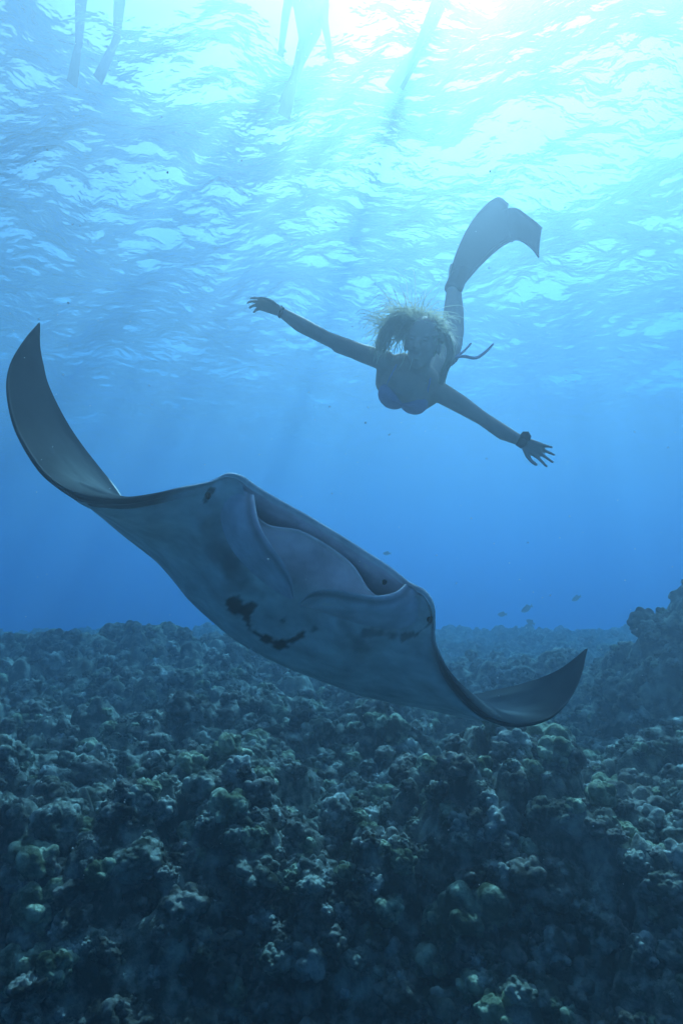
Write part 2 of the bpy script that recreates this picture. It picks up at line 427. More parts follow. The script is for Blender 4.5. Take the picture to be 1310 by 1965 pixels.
NAMED = [
 (905, 1462, 100, 2, 'broad pale flat topped coral head below the right wing of the manta', 0, .75),
 (1003, 1520, 95, 0, 'olive coral head just right of and below the broad pale one', 1, .9),
 (375, 1408, 92, 2, 'pale knobbly coral head on the mid reef under the left belly of the manta', 2, 1.0),
 (815, 1560, 125, 0, 'wide rounded coral mound with a fringe of pale knobs in the middle of the reef', 4, .8),
 (700, 1610, 105, 3, 'light green knobbed coral head left of the wide rounded mound', 3, 1.0),
 (556, 1705, 86, 3, 'brightest yellow green coral clump in the lower middle of the reef', 5, .9),
 (508, 1768, 60, 2, 'small pale coral knob below and left of the yellow green clump', 7, 1.0),
 (400, 1575, 84, 2, 'pale pointed coral head standing up left of centre', 9, 1.25),
 (883, 1650, 130, 1, 'large dark rounded coral boulder in front of the green knobbed head', 6, 1.1),
 (1125, 1452, 110, 0, 'jagged coral head under the right wing tip of the manta', 1, 1.0),
 (1068, 1240, 66, 1, 'lone dark coral bommie on the hazy skyline beside the right wing tip', 2, 1.15),
 (212, 1358, 66, 2, 'pale round coral head high on the left slope of the reef', 3, .9),
 (1045, 1715, 150, 1, 'big dim coral boulder low on the right of the reef', 8, 1.0),
 (950, 1840, 190, 1, 'largest coral boulder near the bottom edge with a knobbed crest', 4, 1.0),
 (478, 1655, 110, 0, 'coral head with many fingers left of the yellow green clump', 5, .8),
 (250, 1640, 150, 0, 'broad dark green coral mound at lower left of the reef', 0, .8),
 (205, 1530, 96, 1, 'brown coral head on the dim left side of the reef', 7, 1.0),
 (1215, 1515, 110, 1, 'brown coral head near the right edge of the photo', 9, 1.0),
 (1088, 1590, 90, 0, 'olive coral head between the big dim boulder and the jagged head', 3, 1.1),
 (640, 1540, 80, 0, 'narrow olive coral head below the centre of the manta', 1, 1.1),
 (1262, 1155, 130, 0, 'coral crown on top of the tall rock outcrop at the right edge', 6, .8),
]
for px, py, wp, mt, lab, k, tl in NAMED: coral(px, py, wp, mt, lab, G1, k, tl)
LAND = [(905, 1462, 'the broad pale flat topped head'), (375, 1408, 'the pale knobbly head under the manta belly'), (815, 1560, 'the wide rounded mound with pale knobs'),
        (700, 1610, 'the light green knobbed head'), (556, 1705, 'the yellow green clump'), (400, 1575, 'the pale pointed head'), (883, 1650, 'the large dark rounded boulder'),
        (1125, 1452, 'the jagged head under the right wing tip'), (1068, 1240, 'the lone skyline bommie'), (212, 1358, 'the pale round head high on the left slope'),
        (1045, 1715, 'the big dim boulder low on the right'), (950, 1840, 'the largest foreground boulder'), (250, 1640, 'the broad dark green mound'), (205, 1530, 'the brown head on the dim left side'),
        (1215, 1515, 'the brown head near the right edge'), (640, 1540, 'the narrow olive head below the manta'), (1262, 1200, 'the tall rock outcrop'), (60, 1290, 'the far left end of the reef crest'),
        (430, 1235, 'the crest of the left ridge'), (880, 1270, 'the gap between the manta head and wing'), (60, 1900, 'the lower left corner of the photo'), (1280, 1900, 'the lower right corner of the photo'),
        (600, 1900, 'the middle of the bottom edge'), (60, 1480, 'the left photo edge halfway up the reef'), (1280, 1380, 'the foot of the right outcrop')]
used = set(); tries = 0
while len(placed) < 190 and tries < 9000:
    tries += 1
    px = random.uniform(5, 1305); py = 1235+random.random()**0.95*720
    p, t = ground_hit(px, py)
    if p is None: continue
    rel = random.uniform(0.14, 0.40); wpx = rel*KR*F/t; s = rel*KR/2
    if any((p[0]-a)**2+(p[1]-b)**2 < (0.75*(s+c))**2 for a, b, c in placed): continue
    mt = random.choice([0, 0, 1, 1, 1, 2, 0, 3])
    lx, ly, ln = min(LAND, key=lambda q: math.hypot(q[0]-px, (q[1]-py)*1.6))
    dx, dy = px-lx, (py-ly)*1.6
    di = ('just right of' if dx > 0 else 'just left of') if abs(dx) > abs(dy) else ('in front of' if dy > 0 else 'behind')
    lab = '%s %s coral %s %s %s' % ('small' if rel < .22 else 'medium' if rel < .32 else 'big', ('olive', 'brown', 'pale', 'green')[mt], 'mound', di, ln)
    if lab in used: continue
    used.add(lab)
    coral(px, py, wpx, mt, lab, G1, None, random.uniform(.7, 1.15), pos=(p[0], p[1], p[2]))

CL = ['nearest the left edge of the near reef', 'just behind the broad dark green mound', 'in front of the pale pointed head', 'left of the narrow olive head below the manta', 'beside the light green knobbed head', 'left of the large dark rounded boulder', 'behind the big dim boulder low on the right', 'closest to the right edge of the near reef']
def build_clumps():
    """thousands of small coral clumps: one object"""
    n = 10000; Y = 2.4*(18/2.4)**rng.random(n); X = Y*np.tan(rng.uniform(-0.62, 0.62, n))
    Z = terrain(X, Y)-0.02; s = np.clip(0.058*np.exp(rng.normal(size=n)*0.5), 0.02, 0.24)*(0.8+Y*0.03)*KR
    me = bpy.data.meshes.new('coral_rubble'); me.from_pydata(np.stack([X, Y, Z], -1).tolist(), [], []); me.update()
    for nm, typ, dat in (('sc', 'FLOAT', s), ('rz', 'FLOAT', rng.random(n)*6.28), ('ix', 'INT', rng.integers(0, 8, n))):
        at = me.attributes.new(nm, typ, 'POINT'); at.data.foreach_set('value', dat.astype(np.int32 if typ == 'INT' else np.float32))
    ng = bpy.data.node_groups.new('clumps', 'GeometryNodeTree')
    ng.interface.new_socket('Geometry', in_out='INPUT', socket_type='NodeSocketGeometry')
    ng.interface.new_socket('Geometry', in_out='OUTPUT', socket_type='NodeSocketGeometry')
    gi = ng.nodes.new('NodeGroupInput'); go = ng.nodes.new('NodeGroupOutput')
    jn = ng.nodes.new('GeometryNodeGeometryToInstance')
    for k in range(8):
        p, t = ground_hit(90+k*150, 1560+40*(k % 3))
        s0 = 0.07
        o = bpy.data.objects.new('coral_clump', SM[k]); COL.objects.link(o)
        o.location = (p[0], p[1], float(terrain(p[0], p[1]))); o.scale = (s0,)*3
        o.material_slots[0].link = 'DATA'; 
        tag(o, 'fist sized coral clump %s' % CL[k], 'coral', 'fist sized coral clumps')
        SM[k].materials.clear(); SM[k].materials.append(M_c[(0, 1, 0, 2, 1, 0, 3, 1)[k]])
        oi = ng.nodes.new('GeometryNodeObjectInfo'); oi.inputs['Object'].default_value = o; oi.transform_space = 'ORIGINAL'
        ng.links.new(oi.outputs['Geometry'], jn.inputs[0])
    ip = ng.nodes.new('GeometryNodeInstanceOnPoints'); ip.inputs['Pick Instance'].default_value = True
    def attr(nm, ty):
        a = ng.nodes.new('GeometryNodeInputNamedAttribute'); a.data_type = ty; a.inputs['Name'].default_value = nm
        return a.outputs[0]
    cx = ng.nodes.new('ShaderNodeCombineXYZ'); ng.links.new(attr('rz', 'FLOAT'), cx.inputs[2])
    ng.links.new(gi.outputs[0], ip.inputs['Points']); ng.links.new(jn.outputs[0], ip.inputs['Instance'])
    ng.links.new(attr('ix', 'INT'), ip.inputs['Instance Index']); ng.links.new(cx.outputs[0], ip.inputs['Rotation'])
    ng.links.new(attr('sc', 'FLOAT'), ip.inputs['Scale']); ng.links.new(ip.outputs[0], go.inputs[0])
    o = link('coral_rubble', me); md = o.modifiers.new('clumps', 'NODES'); md.node_group = ng
    tag(o, kind='stuff')
build_clumps()

# ------------------------------------------------------------------ manta ray
UC = (630.0, 1045.0); cR, sR = math.cos(R(33)), math.sin(R(33))
MD = 2.3
def uv2px(u, v): return UC[0]+u*cR+v*sR, UC[1]+u*sR-v*cR
def px2uv(x, y):
    dx, dy = x-UC[0], y-UC[1]; return dx*cR+dy*sR, dx*sR-dy*cR
def UVW(A):
    A = np.asarray(A, float); x, y = uv2px(A[..., 0], A[..., 1]); return P(x, y, MD+A[..., 2])
def sm(x, a, b): t = np.clip((x-a)/(b-a), 0, 1); return t*t*(3-2*t)

ST = [ # L(u v w)        T(u v w)            B(u v w)|None     thick  dorsal dir      mouth
 ((-697, 56, .30), (-694, 53, .32), None, 1.5, (1, .1), 0),
 ((-702, 12, .25), (-672, 18, .42), None, 6, (1, .1), 0),
 ((-698, -41, .20), (-650, -8, .50), None, 9, (1, .3), 0),
 ((-674, -88, .15), (-619, -38, .58), None, 12, (.9, .5), 0),
 ((-622, -138, .08), (-563, -73, .68), None, 15, (.8, .7), 0),
 ((-552, -174, .00), (-509, -98, .78), None, 18, (.6, .8), 0),
 ((-502, -184, -.03), (-445, -120, .88), None, 20, (.4, .9), 0),
 ((-457, -179, -.05), (-400, -134, .95), (-440, -188, .25), 22, (.2, 1), 0),
 ((-417, -163, -.06), (-360, -152, 1.0), (-395, -189, .30), 24, (.1, 1), 0),
 ((-374, -137, -.06), (-320, -165, 1.05), (-350, -190, .34), 26, (0, 1), 0),
 ((-332, -100, -.06), (-285, -170, 1.1), (-300, -192, .38), 28, (0, 1), 0),
 ((-296, -62, -.05), (-250, -172, 1.12), (-265, -196, .42), 30, (0, 1), 0),
 ((-258, -25, -.05), (-220, -174, 1.14), (-235, -204, .44), 32, (0, 1), 0),
 ((-236, 2, -.10), (-190, -176, 1.16), (-205, -214, .46), 34, (0, 1), 0),
 ((-208, 11, -.09), (-160, -178, 1.18), (-178, -224, .48), 36, (0, 1), .05),
 ((-172, 10, -.03), (-130, -178, 1.2), (-150, -232, .5), 38, (0, 1), .6),
 ((-122, 12, .0), (-90, -178, 1.24), (-105, -240, .5), 40, (0, 1), 1),
 ((-62, 16, .02), (-45, -178, 1.28), (-52, -245, .5), 42, (0, 1), 1),
 ((0, 18, .03), (0, -176, 1.3), (2, -243, .5), 42, (0, 1), 1),
 ((62, 19, .04), (50, -172, 1.32), (60, -236, .52), 42, (0, 1), 1),
 ((122, 19, .05), (95, -166, 1.34), (115, -226, .54), 40, (0, 1), 1),
 ((168, 15, .05), (135, -160, 1.35), (165, -214, .56), 38, (0, 1), .6),
 ((203, 18, .02), (165, -156, 1.36), (198, -206, .58), 36, (0, 1), .05),
 ((231, 6, .02), (195, -152, 1.36), (228, -197, .6), 34, (0, 1), 0),
 ((252, -15, .08), (218, -147, 1.37), (256, -188, .6), 32, (0, 1), 0),
 ((273, -45, .12), (240, -141, 1.37), (280, -180, .62), 30, (0, 1), 0),
 ((298, -64, .16), (265, -132, 1.37), (308, -169, .63), 28, (0, 1), 0),
 ((328, -82, .20), (290, -124, 1.37), (335, -158, .64), 26, (0, 1), 0),
 ((375, -99, .27), (335, -112, 1.35), (385, -140, .66), 24, (-.1, 1), 0),
 ((426, -108, .34), (375, -98, 1.32), (430, -122, .66), 21, (-.3, 1), 0),
 ((461, -104, .40), (400, -84, 1.3), None, 18, (-.4, .9), 0),
 ((491, -92, .45), (420, -64, 1.25), None, 15, (-.6, .8), 0),
 ((520, -68, .52), (445, -40, 1.2), None, 13, (-.7, .6), 0),
 ((540, -38, .58), (466, -16, 1.15), None, 11, (-.9, .4), 0),
 ((548, 2, .66), (486, 10, 1.08), None, 9, (-1, .2), 0),
 ((544, 48, .75), (506, 46, 1.0), None, 6, (-1, .1), 0),
 ((525, 103, .88), (523, 100, .9), None, 1.5, (-1, 0), 0)]
def lip_v(u): return np.interp(abs(u), [0, 40, 75, 100, 120, 145, 175, 205], [-9, -11, -16, -24, -36, -46, -40, -14])
def station(s):
    L, T, B, th, dd, m = s
    L = np.array(L, float); T = np.array(T, float); d = np.array([dd[0], dd[1], 0]); d = d/np.linalg.norm(d)
    le = min(th*0.35, 9)
    wing = B is None
    D1 = L*0.96+T*0.04+d*le*0.7; 
    if wing:
        D2 = L*.78+T*.22+d*th*0.5; D3 = L*.45+T*.55+d*th*.38
        B3 = L*.45+T*.55-d*th*.35; B2 = L*.7+T*.3-d*th*.5; F1 = L*.88+T*.12-d*th*.45; lip = L+(T-L)*.02-d*le*0.8
        C1 = C2 = (L+lip)/2+(T-L)*0.02
        D0 = (D1+L)/2
    else:
        B = np.array(B, float)
        D2 = L*.72+T*.28+d*th*0.7; D3 = L*.4+T*.6+d*th*.5
        lv = lip_v(L[0]) if m > 0 else L[1]-le
        lip = np.array([L[0]*0.985, (L[1]-le)*(1-m)+lv*m if m > 0 else lv, L[2]+0.01-0.05*m])
        B3 = B*.5+T*.5+np.array([0, -22, 0]); B2 = B
        k = 0.52
        F1 = lip*(1-k)+B*k+np.array([0, -6, -0.10-0.02*m]); 
        C1 = np.array([lip[0]*.96, lip[1]-12*m-1, L[2]+0.02+0.12*m]); C2 = np.array([L[0]*.97, L[1]-2-17*m, L[2]+0.01+0.025*m])
        kr = 1-sm(abs(L[0]), 225, 265); D1 = D1*(1-kr)+(L+np.array([0, 9, .030]))*kr
    Lp = L+np.array([0, 0, -0.006])
    return np.array([Lp, D1, D2, D3, T+d*1.0, T-d*1.0, B3, B2, F1, lip+np.array([0, -4, 0.006]), lip, C1, C2])
KEYS = np.array([station(s) for s in ST])            # (37, 13, 3)
NS, NP = 640, 234
def build_manta():
    root = empty('manta_ray', P(*uv2px(0, -120), MD+0.6))
    tag(root, 'large manta ray banking towards us with wide open mouth and upcurled wing tips', 'manta ray')
    G = catmull(KEYS, NS); G = np.swapaxes(catmull(np.swapaxes(G, 0, 1), NP, True), 0, 1)     # (NS, NP, 3)
    q = np.arange(NP)/NP*13.0
    W = UVW(G)
    V = W.reshape(-1, 3); Fc = grid_faces(NS, NP, True)
    # wing tips closed with a fan
    V = np.concatenate([V, W[0].mean(0)[None], W[-1].mean(0)[None]]); a, b = len(V)-2, len(V)-1
    j = np.arange(NP); jn = (j+1) % NP; l0 = (NS-1)*NP
    capF = np.concatenate([np.stack([np.full(NP, a), j, jn], -1), np.stack([np.full(NP, b), l0+jn, l0+j], -1)])
    me = bpy.data.meshes.new('body')
    me.from_pydata(V.tolist(), [], Fc.tolist()+capF.tolist()); me.update()
    me.polygons.foreach_set('use_smooth', np.ones(len(me.polygons), dtype=bool))
    # skin markings, with flash, rim light and sheen painted in
    U, Vv = G[..., 0], G[..., 1]; px, py = uv2px(U, Vv); Q = np.broadcast_to(q, U.shape)
    dorsal = np.where(np.abs(U) < 262, sm(Q, 0.9, 1.5), sm(Q, 0.25, 0.9))*(1-sm(Q, 4.4, 4.9)); cav = sm(Q, 10.1, 10.6)
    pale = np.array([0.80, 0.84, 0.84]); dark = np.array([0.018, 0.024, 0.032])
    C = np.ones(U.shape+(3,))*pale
    hd = (np.exp(-(U/260)**2)*np.exp(-((Vv+10)/95)**2))[..., None]; C = C*(1-hd)+np.array([1.0, 0.95, 1.0])*hd  # flash light on the head painted in as pale lilac
    qx = .8*px+.6*py; qy = .8*py-.6*px; wob = 14*(vnoise(qx, qy, 13, 5)-.5)+20*(vnoise(qx, qy, 34, 6)-.5)+8*(vnoise(px, py, 6, 8)-.5)
    def polyd(pts):
        d = np.full(U.shape, 1e9)
        for (x0, y0), (x1, y1) in zip(pts[:-1], pts[1:]):
            vx, vy = x1-x0, y1-y0; t = np.clip(((px-x0)*vx+(py-y0)*vy)/(vx*vx+vy*vy+1e-9), 0, 1)
            d = np.minimum(d, np.hypot(px-x0-t*vx, py-y0-t*vy))
        return d
    vent = (Q > 5.2) & (Q < 9.8)
    def dark_mark(pts, r, soft, k, col=(0.02, 0.03, 0.035)):
        nonlocal C
        f = (1-sm(polyd(pts)+0.55*wob, r, r+soft))*k*vent
        C = C*(1-f[..., None])+np.array(col)*f[..., None]
    dark_mark([(448, 1158), (470, 1178), (478, 1205), (500, 1222), (535, 1236), (560, 1228), (580, 1216)], 8, 3, .95)
    dark_mark([(470, 1178), (488, 1160)], 8, 3, .93)
    dark_mark([(520, 1232), (548, 1238)], 6, 3, .9)
    dark_mark([(505, 1188), (512, 1194)], 2, 3, .7); dark_mark([(600, 1205), (606, 1206)], 2, 3, .6); dark_mark([(540, 1190), (543, 1192)], 1, 3, .6)
    dark_mark([(405, 1010), (430, 1065), (455, 1105)], 12, 26, .34)  # soft darker smudges beside the left cephalic fin
    dark_mark([(420, 1060), (440, 1085)], 12, 20, .3)
    dark_mark([(470, 1120), (500, 1140)], 6, 12, .3)
    dark_mark([(700, 1213), (725, 1216), (750, 1222)], 1, 8, .6)
    dark_mark([(775, 1222), (800, 1216), (822, 1198)], 0, 5, .7)  # dark line along the crease by the right eye
    dark_mark([(660, 1195), (690, 1240)], 4, 16, .35)
    dark_mark([(394, 962), (398, 950), (406, 940)], 0, 5, .8)
    # dark margin of the wings under the leading edge
    mg = sm(np.abs(U), 262, 330)*np.maximum(sm(Q, 8.55, 9.3), (Q < 1.0)*1.0)
    f = np.clip(mg, 0, 1)[..., None]*0.97; C = C*(1-f)+dark*f
    tipd = (sm(-U, 560, 690)+sm(U, 470, 545))*0.6*vent; C = C*(1-tipd[..., None])+dark*tipd[..., None]
    # dorsal side: charcoal, with sun sheen painted in as paler wing patches
    dc = np.ones_like(C)*dark*0.55
    sh = (np.exp(-((U+440)/75)**2)+np.exp(-((U-430)/80)**2))*np.exp(-((Q-2.3)/1.3)**2)
    dc = dc*(1-0.8*sh[..., None])+np.array([0.10, 0.12, 0.125])*0.8*sh[..., None]
    C = C*(1-dorsal[..., None])+dc*dorsal[..., None]
    rim_light = np.exp(-((Q-0.45)/0.6)**2)*(1-sm(np.abs(U), 225, 270)) + np.exp(-((Q-13)/0.25)**2)*(1-sm(np.abs(U), 225, 270)) + np.exp(-((Q-9.9)/0.22)**2)*(1-sm(np.abs(U), 120, 150))
    rim_light = np.clip(rim_light*1.3, 0, 1)[..., None]; C = C*(1-rim_light)+np.array([.96, .97, .98])*rim_light  # lit line along head edge and lips painted near white
    inner = np.array([0.97, 0.92, 1.0]); k = (cav*(1-np.clip(rim_light[..., 0], 0, 1))*(1-sm(np.abs(U), 190, 215)))[..., None]  # mouth roof painted pale lilac to stand in for flash light
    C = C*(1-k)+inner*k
    deep = (np.exp(-((Q-11.35)/0.45)**2)*(1-sm(np.abs(U), 190, 215)))[..., None]; C = C*(1-deep*.5)+dark*deep*.5  # colour darkens towards the back of the mouth
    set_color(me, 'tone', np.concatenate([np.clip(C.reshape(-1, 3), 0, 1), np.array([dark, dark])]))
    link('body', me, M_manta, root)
    # cephalic lobes
    def lobe(E, Gc, bulge):
        n, mcs = 70, 34
        E = np.array([(*px2uv(x, y), w_) for x, y, w_ in E]); Gc = np.array([(*px2uv(x, y), w_) for x, y, w_ in Gc])
        E = catmull(E, n); Gc = catmull(Gc, n)
        half = mcs//2; s = np.linspace(0, 1, half)
        front = []; back = []
        a = np.linspace(0, 1, n)[:, None]
        for k in s:
            mid = Gc*(1-k)+E*k; bz = bulge*np.sin(math.pi*k)**1.0*(1-0.5*a)
            th = 0.010*(1-k)**0.5+0.003+0.004*math.exp(-((k-.95)/.05)**2)
            front.append(mid+np.concatenate([0*a, 0*a, -bz-th], 1)); back.append(mid+np.concatenate([0*a, 0*a, -bz+th], 1))
        ring = np.array(front+back[::-1]); ring = np.swapaxes(ring, 0, 1)      # (n, mcs, 3)
        Wd = UVW(ring); V = Wd.reshape(-1, 3)
        m2 = ring.shape[1]
        V = np.concatenate([V, Wd[0].mean(0)[None], Wd[-1].mean(0)[None]]); a_, b_ = len(V)-2, len(V)-1
        j = np.arange(m2); jn = (j+1) % m2; l0 = (n-1)*m2
        cf = np.concatenate([np.stack([np.full(m2, a_), j, jn], -1), np.stack([np.full(m2, b_), l0+jn, l0+j], -1)])
        me = bpy.data.meshes.new('cephalic_fin'); me.from_pydata(V.tolist(), [], grid_faces(n, m2, True).tolist()+cf.tolist()); me.update()
        me.polygons.foreach_set('use_smooth', np.ones(len(me.polygons), dtype=bool))
        kk = np.concatenate([s, s[::-1]]); edge = sm(kk, .93, .965)
        C = np.array([.88, .86, .96])[None]*(1-edge[:, None])+np.array([.98, .98, .98])[None]*edge[:, None]  # white fin edge, its bright lit line put into the colour
        sh = np.concatenate([np.exp(-((s-.80)/.10)**2), np.zeros(half)])[:, None]*0.55; C = C*(1-sh)+dark*sh  # shade just inside the fin edge painted as a dark band
        C = np.broadcast_to(C[None], (n, m2, 3)).reshape(-1, 3)
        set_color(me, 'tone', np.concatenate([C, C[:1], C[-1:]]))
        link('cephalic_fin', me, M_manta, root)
    lobe([(488, 950, -.05), (491, 975, -.10), (500, 1010, -.15), (520, 1045, -.19), (545, 1080, -.21), (560, 1112, -.20), (564, 1146, -.16)],
         [(440, 928, .0), (425, 960, .0), (425, 1005, .02), (445, 1055, .03), (485, 1100, .04), (530, 1135, .02), (558, 1150, -.08)], 0.022)
    lobe([(778, 1120, .02), (757, 1136, -.03), (722, 1143, -.09), (680, 1138, -.14), (640, 1131, -.17), (610, 1132, -.18), (588, 1142, -.17), (573, 1160, -.13)],
         [(822, 1150, .10), (806, 1186, .09), (768, 1206, .08), (715, 1203, .07), (665, 1190, .05), (622, 1176, .02), (594, 1166, -.03), (576, 1163, -.08)], 0.022)
    # eyes
    M_eye = simple('manta_eye', (0.01, 0.012, 0.015), 0.15, 0.6, 0.1)
    M_gill = simple('manta_spot', (0.02, 0.02, 0.035), 0.6, 0.2)
    for (x, y, d) in ((399, 951, MD-.075), (824, 1188, MD+.06)):
        b = MB(); b.ball(P(x, y, d), (.010, .014, .013)); b.build('eye', M_eye, root)
    b = MB(); b.ball(P(737, 1117, MD+0.075), (.009, .012, .009)); b.build('mouth_spot', M_gill, root)
    # tail and small dorsal fin behind
    b = MB(); tp = [UVW((5, -172, 1.2)), UVW((8, -170, 1.6)), UVW((14, -160, 2.1)), UVW((25, -150, 2.7))]
    b.tube(tp, [.03, .016, .009, .004], 10, 30); 
    o = b.build('tail', simple('manta_tail', (0.02, 0.025, 0.03), 0.5), root)
    return root
build_manta()

# ------------------------------------------------------------------ people
M_skin = simple('skin', (0.70, 0.52, 0.43), 0.6, 0.4, 0.12, 18, sub=0.0)
M_hair = simple('blonde_hair', (0.72, 0.60, 0.34), 0.5, 0.5, 0.2, 60)
def mat_hair():
    m, t, o = new_mat('floating_hair')
    d = t.nodes.new('ShaderNodeBsdfDiffuse'); d.inputs[0].default_value = (0.95, 0.90, 0.72, 1)
    tl = t.nodes.new('ShaderNodeBsdfTranslucent'); tl.inputs[0].default_value = (0.98, 0.94, 0.80, 1)
    nz = t.nodes.new('ShaderNodeTexNoise'); nz.inputs['Scale'].default_value = 25
    mx = t.nodes.new('ShaderNodeMixShader'); mr = t.nodes.new('ShaderNodeMapRange'); mr.inputs['To Min'].default_value = .55; mr.inputs['To Max'].default_value = .85
    t.links.new(nz.outputs[0], mr.inputs[0]); t.links.new(mr.outputs[0], mx.inputs[0])
    t.links.new(d.outputs[0], mx.inputs[1]); t.links.new(tl.outputs[0], mx.inputs[2]); t.links.new(mx.outputs[0], o.inputs[0]); return m
M_fhair = mat_hair()
M_bik = simple('bikini_cloth', (0.50, 0.46, 0.72), 0.7, 0.2, 0.15)
M_fin = simple('fin_blade', (0.04, 0.045, 0.055), 0.35, 0.5, 0.2, 8)
M_rub = simple('dark_rubber', (0.03, 0.03, 0.035), 0.6, 0.3)
M_suit = simple('wetsuit', (0.03, 0.035, 0.045), 0.75, 0.2)
def unit(v): v = np.asarray(v, float); return v/np.linalg.norm(v)
def hand(b, W, d, n, side, spread, bend, k=1.0):
    """palm, four fingers, thumb; d to the fingertips, n palm normal, side towards the thumb"""
    W = np.asarray(W, float); d = unit(d); n = unit(n-np.dot(n, d)*d); s = unit(side-np.dot(side, d)*d-np.dot(side, n)*n)
    kn = []
    for i, o in enumerate((.030, .010, -.010, -.028)):
        q = W+d*(.088, .092, .087, .078)[i]*k+s*o*k; kn.append(q)
        b.capsule(W+s*o*.45*k+d*.008, .0165*k, q, .0115*k)
    for i in range(4):
        a = spread*(1.5-i)/1.5; dd = unit(d*math.cos(a)+s*math.sin(a)); L = (.072, .080, .074, .058)[i]*k
        p = kn[i]; r = .0092*k
        for j, f in enumerate((.45, .30, .25)):
            be = bend*(j+.6)*(.8+.25*i); dj = unit(dd*math.cos(be)+n*math.sin(be)); p2 = p+dj*L*f
            b.capsule(p, r, p2, r*.9, 10); p = p2; r *= .9
    t0 = W+d*.022*k+s*.022*k; t1 = t0+unit(d*.75+s*.65+n*.2)*.045*k; t2 = t1+unit(d*.92+s*.35+n*.25)*.032*k; t3 = t2+unit(d+s*.1+n*.3)*.026*k
    b.capsule(t0, .015*k, t1, .0115*k, 12); b.capsule(t1, .011*k, t2, .0098*k, 12); b.capsule(t2, .0098*k, t3, .0082*k, 12)

def build_freediver():
    root = empty('person', P(812, 700, 3.5))
    tag(root, 'blonde freediver in a bikini gliding with outstretched arms above the manta', 'person')
    b = MB()
    # axes: e1 along the shoulders (image right-down), body runs away from the camera
    sl_, sr_ = P(738, 692, 3.22), P(842, 752, 3.22)
    e1 = unit(sr_-sl_); back = unit(P(840, 700, 3.7)-P(790, 722, 3.22)); e3 = unit(np.cross(e1, back)); 
    if e3[2] < 0: e3 = -e3                       # dorsal direction
    e2 = unit(np.cross(e3, e1)); 
    if e2[1] < 0: e2 = -e2
    A = np.array([e1, e2, e3])
    chest = P(783, 738, 3.30)
    b.ball(chest, (.145, .17, .105), A)
    b.ball(chest+e2*.12-e3*.0, (.125, .15, .095), A)
    b.ball(P(795, 715, 3.25), (.135, .08, .075), A)
    waist = P(820, 700, 3.56); b.ball(waist, (.11, .13, .085), A)
    hip = P(838, 668, 3.78); b.ball(hip, (.115, .12, .080), A)
    b.capsule(chest+e2*.1, .095, waist, .09); b.capsule(waist, .085, hip, .085)
    b.capsule(chest-e1*.08-e3*.02, .085, P(742, 700, 3.25), .052); b.capsule(chest+e1*.08, .085, P(838, 750, 3.25), .052)
    # breasts
    for q in (P(755, 756, 3.25), P(792, 766, 3.25)): b.ball(q, (.072, .066, .060), A)
    # neck, head
    hc = P(811, 661, 3.10); nk = P(803, 712, 3.22)
    b.capsule(nk, .052, P(808, 675, 3.17), .048)
    hu = unit(P(822, 600, 3.10)-P(805, 715, 3.14)); hf = unit(-e2*0.95-e3*0.35); hf = unit(hf-np.dot(hf, hu)*hu); hs = unit(np.cross(hu, hf))
    H = np.array([hs, hf, hu])
    b.ball(hc+hu*.028, (.076, .092, .098), H, 28, 20)
    b.ball(hc-hu*.035+hf*.022, (.058, .066, .078), H, 24, 16)
    b.ball(hc-hu*.092+hf*.050, (.026, .024, .022), H)                       # chin
    b.capsule(hc+hf*.088+hu*.012, .009, hc+hf*.112-hu*.028, .013, 10)       # nose
    b.ball(hc+hf*.104-hu*.031+hs*.010, (.009, .010, .008), H); b.ball(hc+hf*.104-hu*.031-hs*.010, (.009, .010, .008), H)
    b.ball(hc+hf*.092-hu*.058, (.024, .010, .007), H); b.ball(hc+hf*.090-hu*.068, (.020, .010, .007), H)   # lips
    b.capsule(hc+hf*.080+hu*.028-hs*.040, .009, hc+hf*.080+hu*.028+hs*.040, .009, 10)                       # brow
    for sgn in (-1, 1):
        b.ball(hc+hf*.075-hu*.02+hs*.038*sgn, (.022, .018, .022), H)        # cheeks
        b.ball(hc+hs*.078*sgn-hu*.01+hf*.0, (.010, .020, .032), H)          # ears
    # arms
    aL = [P(738, 692, 3.24), P(690, 676, 3.24), P(628, 650, 3.22), P(575, 622, 3.18), P(538, 598, 3.15)]
    b.chain(aL, [.050, .043, .033, .036, .0225])
    b.capsule(aL[1], .040, P(650, 662, 3.23), .039)
    aR = [P(842, 752, 3.24), P(882, 775, 3.24), P(925, 803, 3.22), P(965, 830, 3.19), P(1003, 848, 3.16)]
    b.chain(aR, [.050, .044, .033, .036, .0225])
    hand(b, P(538, 598, 3.15), P(478, 574, 3.12)-P(538, 598, 3.15), -fwd*0.4-upv*.9, -upv*0.6+fwd*-.6, .12, .33, .95)
    hand(b, P(1003, 848, 3.16), P(1066, 882, 3.13)-P(1003, 848, 3.16), -fwd-upv*.3, -upv-rgt*.3, .27, .12, .95)
    # legs (held together, rising away behind)
    for sg, ofs in ((-1, 0), (1, .03)):
        h0 = hip+e1*.055*sg; kn = P(869+4*sg, 634+4*sg, 4.14+ofs); an = P(871+4*sg, 556+3*sg, 4.48+ofs)
        b.chain([h0, h0*.5+kn*.5, kn], [.080, .070, .052]); b.chain([kn, kn*.6+an*.4, an], [.054, .052, .034])
        ft = P(876+7*sg, 520+8*sg, 4.62+ofs); b.chain([an, ft], [.036, .026]); b.ball(an+unit(an-kn)*.01-e1*.0, (.036, .036, .036))
    b.fused('body', M_skin, root, 0.0048, 5)
    # eyes
    for sgn in (-1, 1):
        q = MB(); q.ball(hc+hf*.083+hu*.012+hs*.031*sgn, (.012, .008, .007), H, 12, 8); q.build('eye', M_skin, root)
    # bikini
    t = MB()
    for q in (P(754, 758, 3.235), P(793, 768, 3.235)): t.ball(q-e3*.004, (.074, .066, .062), A)
